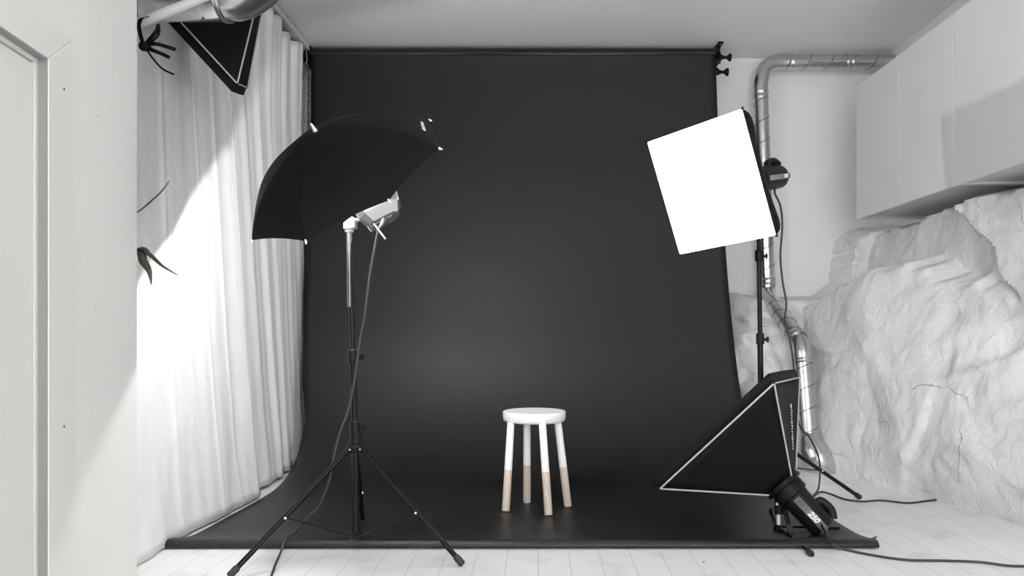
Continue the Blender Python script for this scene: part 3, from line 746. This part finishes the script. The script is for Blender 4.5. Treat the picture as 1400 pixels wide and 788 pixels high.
# ---------------------------------------------------------------- softboxes
def softbox(label, corners, apex, r_ring, lip, lit, face_in=.004, bow=0.0, nm='softbox', pip=True, pr=.0042):
    """corners: four rim corners in order; apex: centre of the speed ring"""
    Q = [V(c) for c in corners]; ctr = sum(Q, V((0,0,0)))/4; ap = V(apex); n = (ctr-ap).normalized()
    t = thing(nm, label, 'softbox', ap)
    inner = [ap + (q-ap - n*(q-ap).dot(n)).normalized()*r_ring for q in Q]
    for k in range(4):
        a, b, c, d = Q[k], Q[(k+1)%4], inner[(k+1)%4], inner[k]
        bm = bmesh.new(); rows = []
        out = ((a+b)/2 - ctr).normalized()
        for i in range(11):
            q = i/10; rows.append([])
            for j in range(13):
                s = j/12; p = (a.lerp(b, s)).lerp(d.lerp(c, s), q)
                sag = 4*s*(1-s)*.012*math.sin(math.pi*min(1, q+.15))
                rows[-1].append(p - out*sag + out*bow*math.sin(math.pi*min(1, q*1.15)**.7))
        grid(bm, rows); o = link('side_panel', bm, M['black_fabric'], t, angle=60)
        sd = o.modifiers.new('thick', 'SOLIDIFY'); sd.thickness = .0015; sd.offset = 0
        if pip:
            bm = bmesh.new(); out2 = (a-ctr).normalized()
            tube(bm, [a.lerp(d, i/10) + out2*(.003 - .012*math.sin(math.pi*i/10)*0) for i in range(11)], pr, 8); link('seam_piping', bm, M['piping'], o)
            bm = bmesh.new(); tube(bm, [a.lerp(b, i/12) + out*.003 for i in range(13)], pr, 8); link('rim_piping', bm, M['piping'], o)
    if lip:
        bm = bmesh.new()
        for k in range(4):
            a, b = Q[k], Q[(k+1)%4]; rows = []
            for q in (0, .5, 1): rows.append([a.lerp(b, s/12) + n*lip*q + (a.lerp(b, s/12)-ctr).normalized()*(.018*q if lip > .02 else 0) for s in range(13)])
            grid(bm, rows)
        bmesh.ops.remove_doubles(bm, verts=bm.verts[:], dist=1e-4)
        o = link('front_lip', bm, M['black_fabric'], t, angle=50); sd = o.modifiers.new('thick', 'SOLIDIFY'); sd.thickness = .0018
    ins = [ctr + (q-ctr)*(.985 if not lit else .997) + n*face_in for q in Q]
    bm = bmesh.new(); rows = []
    for i in range(13):
        rows.append([])
        for j in range(13):
            s, q = i/12, j/12; p = ins[0].lerp(ins[1], s).lerp(ins[3].lerp(ins[2], s), q)
            rows[-1].append(p - n*.006*math.sin(math.pi*s)*math.sin(math.pi*q))
    grid(bm, rows); o = link('diffuser', bm, M['diffuser'] if lit else M['white_lining'], t)
    o['label'] = 'glowing white front cloth' if lit else 'white front cloth'
    bm = bmesh.new(); lathe(bm, ap, -n, [(-.004, r_ring-.012), (-.004, r_ring+.002), (.012, r_ring+.004), (.018, r_ring), (.018, r_ring-.012), (-.004, r_ring-.012)], 32)
    link('speed_ring', bm, M['black_metal'], t)
    for k in range(4):
        bm = bmesh.new(); dd = (Q[k]-ctr).normalized(); tube(bm, [Q[k]-dd*.004, Q[k]+dd*.007], [.005, .003], 8); link('rod_tip', bm, M['black_plastic'], t)
    return t, n, ctr
# 1. the burning one at the right
n1 = V((-.577, -.79, -.16)).normalized()
uu = V((130.5, -102, 36.5)); uu = (uu - n1*uu.dot(n1)).normalized(); ww = n1.cross(uu); ww = ww if ww.z > 0 else -ww
c1 = at(972, 250, 3.05); hs = .247
co = [c1 - uu*hs + ww*hs, c1 + uu*hs + ww*hs, c1 + uu*hs - ww*hs, c1 - uu*hs - ww*hs]
# refine corners to the photograph
co = [at(885.5, 194.5, 3.23), at(1015, 148.5, 2.87), at(1061.5, 322, 2.87), at(930, 348, 3.23)]
n1 = ((co[1]-co[0]).cross(co[2]-co[1])).normalized(); n1 = n1 if n1.y < 0 else -n1
c1 = sum(co, V((0,0,0)))/4
ap1 = c1 - n1*.27
sb1, _, _ = softbox('glowing white square softbox raised on the right light stand', co, ap1, .075, 0, True, face_in=.003, pip=False, bow=.035)

def strobe(label, front, axis, L, rad, upv, textsize, body_text):
    """cylindrical flash head; axis points from the softbox to its back end"""
    a = V(axis).normalized(); f = V(front); up = (V(upv) - a*V(upv).dot(a)).normalized(); sd_ = a.cross(up)
    t = thing('strobe_head', label, 'strobe head', f)
    bm = bmesh.new()
    lathe(bm, f, a, [(0, 0), (0, rad*1.12), (.012, rad*1.2), (.05, rad*1.2), (.056, rad*1.04), (.075, rad), (L-.03, rad*.94), (L-.012, rad*.9), (L, rad*.72), (L, 0)], 40)
    link('housing', bm, M['black_plastic'], t)
    bm = bmesh.new(); lathe(bm, f+a*(L-.001), a, [(0, rad*.66), (.004, rad*.66), (.005, rad*.6), (.005, 0)], 32); link('control_panel', bm, M['dark_grey'], t)
    for k in (-1, 0, 1):
        bm = bmesh.new(); lathe(bm, f+a*(L+.003)+sd_*k*rad*.36, a, [(0, .007), (.006, .006), (.007, 0)], 12)
        link('button', bm, M['panel_grey'], t)
    # handle bow at the back top
    bm = bmesh.new(); tube(bm, smooth_path([f+a*(L*.60)+up*rad*.9, f+a*(L*.62)+up*(rad+.010), f+a*(L*.82)+up*(rad+.014), f+a*(L*.97)+up*(rad*.9)], 6), .012, 12, flat=1.5); link('carry_handle', bm, M['black_plastic'], t)
    return t, a, up, sd_
ax1 = -n1
s1, a1, up1, sd1 = strobe('small black strobe head behind the glowing softbox', ap1 + ax1*.012, ax1, .245, .055, (0, 0, 1), .02, '250')
# grey label stripe with model number on the camera side
def side_label(t, f, a, L, rad, look, letters, width, txt, l0, l1, grey=True, tsz=.03, tpos=.75, flip=False):
    v = (V(look) - a*V(look).dot(a)).normalized(); s = a.cross(v)
    bm = bmesh.new()
    rows = []
    for i in range(2):
        rows.append([])
        for j in range(9):
            ang = lerp(-width, width, j/8); q = L*(l0 if i == 0 else l1)
            rr_ = rad*1.012
            rows[-1].append(f + a*q + v*rr_*math.cos(ang) + s*rr_*math.sin(ang))
    grid(bm, rows); o = link('label_stripe', bm, M['panel_grey'], t); md = o.modifiers.new('t', 'SOLIDIFY'); md.thickness = .0008; md.offset = 0
    xd = a if not flip else -a
    yd = (v.cross(xd))
    add_text(txt, 'model_number', f + a*L*tpos + v*(rad*1.03+.0006), xd, yd, tsz, M['white_print'], t, shear=.25, bold=.0012*tsz/.03)
    return v, s
side_label(s1, ap1+ax1*.012, a1, .245, .055, (-ap1.x, -ap1.y, EYE-ap1.z), '', .2, '250', .3, .95, tsz=.021, tpos=.80)
bm = bmesh.new(); base = ap1 + ax1*.10
poleX = V((at(1036.5, 0, 3.33).x, 3.33, 0))
tube(bm, [base-V((0,0,.05)), V((poleX.x, poleX.y, base.z-.085))], .011, 14); lathe(bm, base+V((.0, .03, -.075)), (1, .3, 0), [(-.03, 0), (-.03, .014), (.03, .014), (.03, .02), (.045, .02), (.045, 0)], 16)
link('tilt_bracket', bm, M['black_plastic'], s1)
# stand of softbox 1
cR = V((poleX.x+.02, 3.35, 0)); cR.x = at(1041, 0, 3.35).x
topR = V((poleX.x, poleX.y, base.z-.075))
f1_ = V(((1176-HX)/F*3.73, 3.73, 0)); f2_ = V(((1082-HX)/F*3.03, 3.03, .006)); f3_ = V(((936-HX)/F*3.84, 3.84, .006))
stand('black tripod light stand carrying the glowing softbox at the right', 'light_stand', cR, [f1_, f2_, f3_], EYE-(590-452)*3.35/F, topR, [EYE-(462-452)*3.35/F, 1.15], EYE-(640-452)*3.35/F, r=.0125)

# 2. the one lying on the floor
k = .85
def sc_(p): p = V(p); e = V((0, 0, EYE)); return e + (p-e)*k
uA = at(903, 668, 3.6*k); uB = at(1058, 525, 3.4*k); uC = at(1092.5, 517, 3.95*k)
uD = uA + (uC-uB)
nn = (uB-uA).cross(uC-uB).normalized(); cen = (uA+uC)/2
if nn.x > 0: nn = -nn
apx = at(1079, 660, 3.09)
apx = cen - nn*.285
sb2, n2, c2 = softbox('black softbox lying on its side on the paper at the right', [uA, uB, uC, uD], apx, .078, .040, False, pr=.0036)
ax2 = -nn
L2 = .22
axs = (at(1108, 704, 2.80) - at(1074, 664, 2.98)).normalized()
fs = apx + ax2*.01
s2, a2, up2, sd2 = strobe('black strobe head numbered 250 resting low by the lying softbox', fs, ax2, L2, .056, (1, 0, .6), .03, '250')
V2, _ = side_label(s2, fs, a2, L2, .056, (-fs.x, -fs.y, EYE-fs.z), '', .26, '250', .3, 1.0, tsz=.031, tpos=.72)
add_text('BRX', 'model_letters', fs + a2*L2*.46 + V2*(.056*1.03+.0006), a2, V2.cross(a2), .028, M['dark_grey'], s2, shear=.25)
# vertical writing on the narrow side panel
def ringp(q): return apx + (q-apx - n2*(q-apx).dot(n2)).normalized()*.078
rc, rb_ = ringp(uC), ringp(uB)
m1 = uC.lerp(uB, .42); m2 = rc.lerp(rb_, .42); yd = (m2-m1).normalized()
sn = (uC-uB).cross(m2-m1).normalized(); sn = sn if sn.dot(-uC) > 0 else -sn
add_text('elinchrom', 'printed_logo', m1.lerp(m2, .5) + sn*.003, yd, sn.cross(yd), .047, M['white_print'], sb2)

# low floor stand under strobe 2
ls = V((at(1064.5, 714, 3.12).x, 3.12, 0))
t = thing('floor_stand', 'low black floor stand with a bright stub, under the numbered strobe head', 'stand', (ls.x, ls.y, .005))
bm = bmesh.new(); tube(bm, [ls+V((0, 0, .025)), ls+V((0, 0, .075))], .0085, 16); o = link('spigot', bm, M['rivet'], t); o['label'] = 'bright metal stub'
bm = bmesh.new(); lathe(bm, ls+V((0, 0, .005)), (0, 0, 1), [(0, 0), (0, .02), (.012, .02), (.02, .013), (.026, .013), (.026, 0)], 24); link('base_hub', bm, M['black_metal'], t)
for e, ft in ((V((.99, 2.775, .008)), 1), (fl(1147, 722, .010), 0), (V((1.05, 3.46, .012)), 1)):
    h0 = ls+V((0, 0, .022)); dd = (e-h0).normalized()
    bm = bmesh.new(); tube(bm, [h0, e], .0062, 12, flat=.8); lg = link('leg', bm, M['black_metal'], t)
    if ft:
        bm = bmesh.new(); tube(bm, [e-dd*.05, e-dd*.04, e-dd*.012, e], [.0065, .011, .013, .007], 14); link('rubber_foot', bm, M['rubber'], lg)
bm = bmesh.new(); tube(bm, [ls+V((0, 0, .075)), ls+V((0, 0, .155))], .017, 18); link('clamp', bm, M['black_plastic'], t)
bm = bmesh.new(); ball(bm, ls+V((-.012, -.018, .118)), .006); link('clamp_screw', bm, M['rivet'], t)

# 3. the one hung up behind the big duct
Q0 = at(324, 114, 2.85); E1 = at(245, 28, 2.85) - Q0
Q1 = Q0 + E1.normalized()*.5
Q3 = V((-.399/.313*1.0, 3.30, 0)); Q3 = at(337.5, 119, 3.30)
Q2 = Q1 + (Q3-Q0)
n3 = (Q1-Q0).cross(Q3-Q0).normalized()
if n3.x > 0: n3 = -n3
ap3 = (Q0+Q2)/2 - n3*.27
sb3, _, _ = softbox('unlit black softbox hung up behind the thick duct at top left', [Q0, Q1, Q2, Q3], ap3, .07, .034, False, pr=.003)
bm = bmesh.new(); tube(bm, [ap3, V((ap3.x, ap3.y, H-.01))], .012, 12); lathe(bm, V((ap3.x, ap3.y, H-.02)), (0, 0, 1), [(0, 0), (0, .04), (.019, .04), (.019, 0)], 20); link('ceiling_mount', bm, M['black_metal'], sb3)

# ---------------------------------------------------------------- plant behind the wall corner
pl = thing('houseplant', 'dark leaved plant poking out from behind the left wall corner', 'plant', (-1.36, 2.36, 0))
bm = bmesh.new(); lathe(bm, (-1.36, 2.36, 0), (0, 0, 1), [(0, 0), (0, .06), (.14, .085), (.15, .09), (.15, .078), (.13, .075), (.13, 0)], 28); link('pot', bm, M['pot'], pl)
bm = bmesh.new(); lathe(bm, (-1.36, 2.36, .12), (0, 0, 1), [(0, .07), (.008, .05), (.012, 0)], 16); link('soil', bm, M['soil'], pl)
st_pts = [V((-1.36, 2.36, .12)), V((-1.37, 2.37, .5)), V((-1.36, 2.38, .95)), V((-1.37, 2.38, 1.15))]
bm = bmesh.new(); tube(bm, smooth_path(st_pts, 5), .006, 8, rad=lambda q: lerp(.008, .004, q)); link('stem', bm, M['leaf'], pl)
def leaf(pts, wmax, side):
    P = smooth_path(pts, 6); n = len(P); side = V(side).normalized(); bm = bmesh.new(); rows = []
    for i, p in enumerate(P):
        s = i/(n-1); wd = wmax*(math.sin(math.pi*min(1, s**.8)) + .08)*.5
        d = (P[min(i+1, n-1)]-P[max(i-1, 0)]).normalized(); sv = (side-d*side.dot(d)).normalized(); q = sv.cross(d)
        rows.append([p - sv*wd, p + q*wd*.25, p + sv*wd])
    grid(bm, rows); o = link('leaf', bm, M['leaf'], pl); sd = o.modifiers.new('t', 'SOLIDIFY'); sd.thickness = .0012
YP = 2.42
leaf([V((-1.365, 2.38, 1.1)), at(188, 290, YP), at(205, 276, YP+.01), at(221, 261, YP+.02), at(231.5, 247, YP+.02)], .010, (.3, 1, .3))
leaf([V((-1.365, 2.38, 1.0)), at(188, 340.5, YP), at(205, 349, YP), at(222, 364, YP), at(244, 377, YP+.01)], .017, (.2, .8, .45))
leaf([V((-1.365, 2.38, 1.02)), at(187, 345, YP), at(196, 358, YP), at(204, 371, YP), at(207, 390, YP)], .024, (1, .5, .5))
leaf([V((-1.365, 2.38, 1.12)), V((-1.42, 2.45, 1.3)), V((-1.5, 2.5, 1.35))], .02, (0, 1, 0))
leaf([V((-1.365, 2.38, .9)), V((-1.45, 2.40, 1.0)), V((-1.55, 2.45, .95))], .02, (0, 1, 0))

# ---------------------------------------------------------------- cables at the right
be = ap1 + ax1*.25
cord('power_cord', [be - V((0, 0, .03)), at(1059, 262, 3.3), at(1067, 282, 3.3), at(1069.5, 310, 3.32), at(1067, 350, 3.35), at(1070, 385, 3.37), at(1075, 415, 3.38), at(1073, 440, 3.4), at(1080, 465, 3.42), at(1085, 500, 3.45), at(1091, 575, 3.5), at(1108, 600, 3.6), at(1119, 625, 3.68), at(1121, 645, 3.72), fl(1119, 668, .02), fl(1112, 679), fl(1122, 673), fl(1136, 676), fl(1155, 683), fl(1178, 686), fl(1205, 684.5), fl(1240, 688), fl(1270, 685), fl(1298, 683), fl(1320, 688), fl(1337, 698)],
     .0045, M['cord'], 'black power cord hanging from the raised softbox and crossing to the bedrock')
be2 = fs + ax2*(L2*.9)
cord('power_cord', [at(1122, 716, 2.83), fl(1128, 728, .03), fl(1136, 743, .03), fl(1150, 750, .008), fl(1190, 759), fl(1240, 766), fl(1290, 767), fl(1340, 769), fl(1380, 774), fl(1420, 774), fl(1480, 770)],
     .0045, M['cord'], 'black power cord running from the low strobe head out at bottom right')
bm = bmesh.new(); ribbon(bm, [fl(1176, 741, .006), fl(1185, 739, .012), fl(1192, 737, .014), fl(1198, 734.5, .02)], .012, .002, (.3, 1, 0)); tag(link('loose_tape', bm, M['black_fabric']), 'short black strip sticking out at the right corner of the backdrop', 'tape')
bm = bmesh.new(); lathe(bm, fl(962, 769, .001), (0, 0, 1), [(0, .004), (.002, .003), (.003, 0)], 8); tag(link('crumb', bm, M['gap']), 'tiny dark crumb on the white boards in front of the backdrop', 'crumb')

# ---------------------------------------------------------------- light
w = bpy.data.worlds.new('room_daylight'); bpy.context.scene.world = w; w.use_nodes = True
w.node_tree.nodes['Background'].inputs[0].default_value = (1, 1, 1, 1); w.node_tree.nodes['Background'].inputs[1].default_value = 4.2
cam = bpy.data.cameras.new('camera'); co_ = bpy.data.objects.new('camera', cam); C.objects.link(co_)
co_.location = (0, 0, EYE); co_.rotation_euler = (math.pi/2, 0, 0)
cam.sensor_width = 36; cam.lens = 36*F/1400; cam.shift_x = -(HX-700)/1400; cam.shift_y = (HY-394)/1400; cam.clip_start = .02
sc = bpy.context.scene; sc.camera = co_
sc.view_settings.view_transform = 'Standard'; sc.view_settings.look = 'None'; sc.view_settings.gamma = 1; sc.view_settings.use_curve_mapping = False
sc.view_settings.exposure = 0.35
sc.cycles.max_bounces = 10; sc.cycles.diffuse_bounces = 6; sc.cycles.sample_clamp_indirect = 4
sc.cycles.use_denoising = True
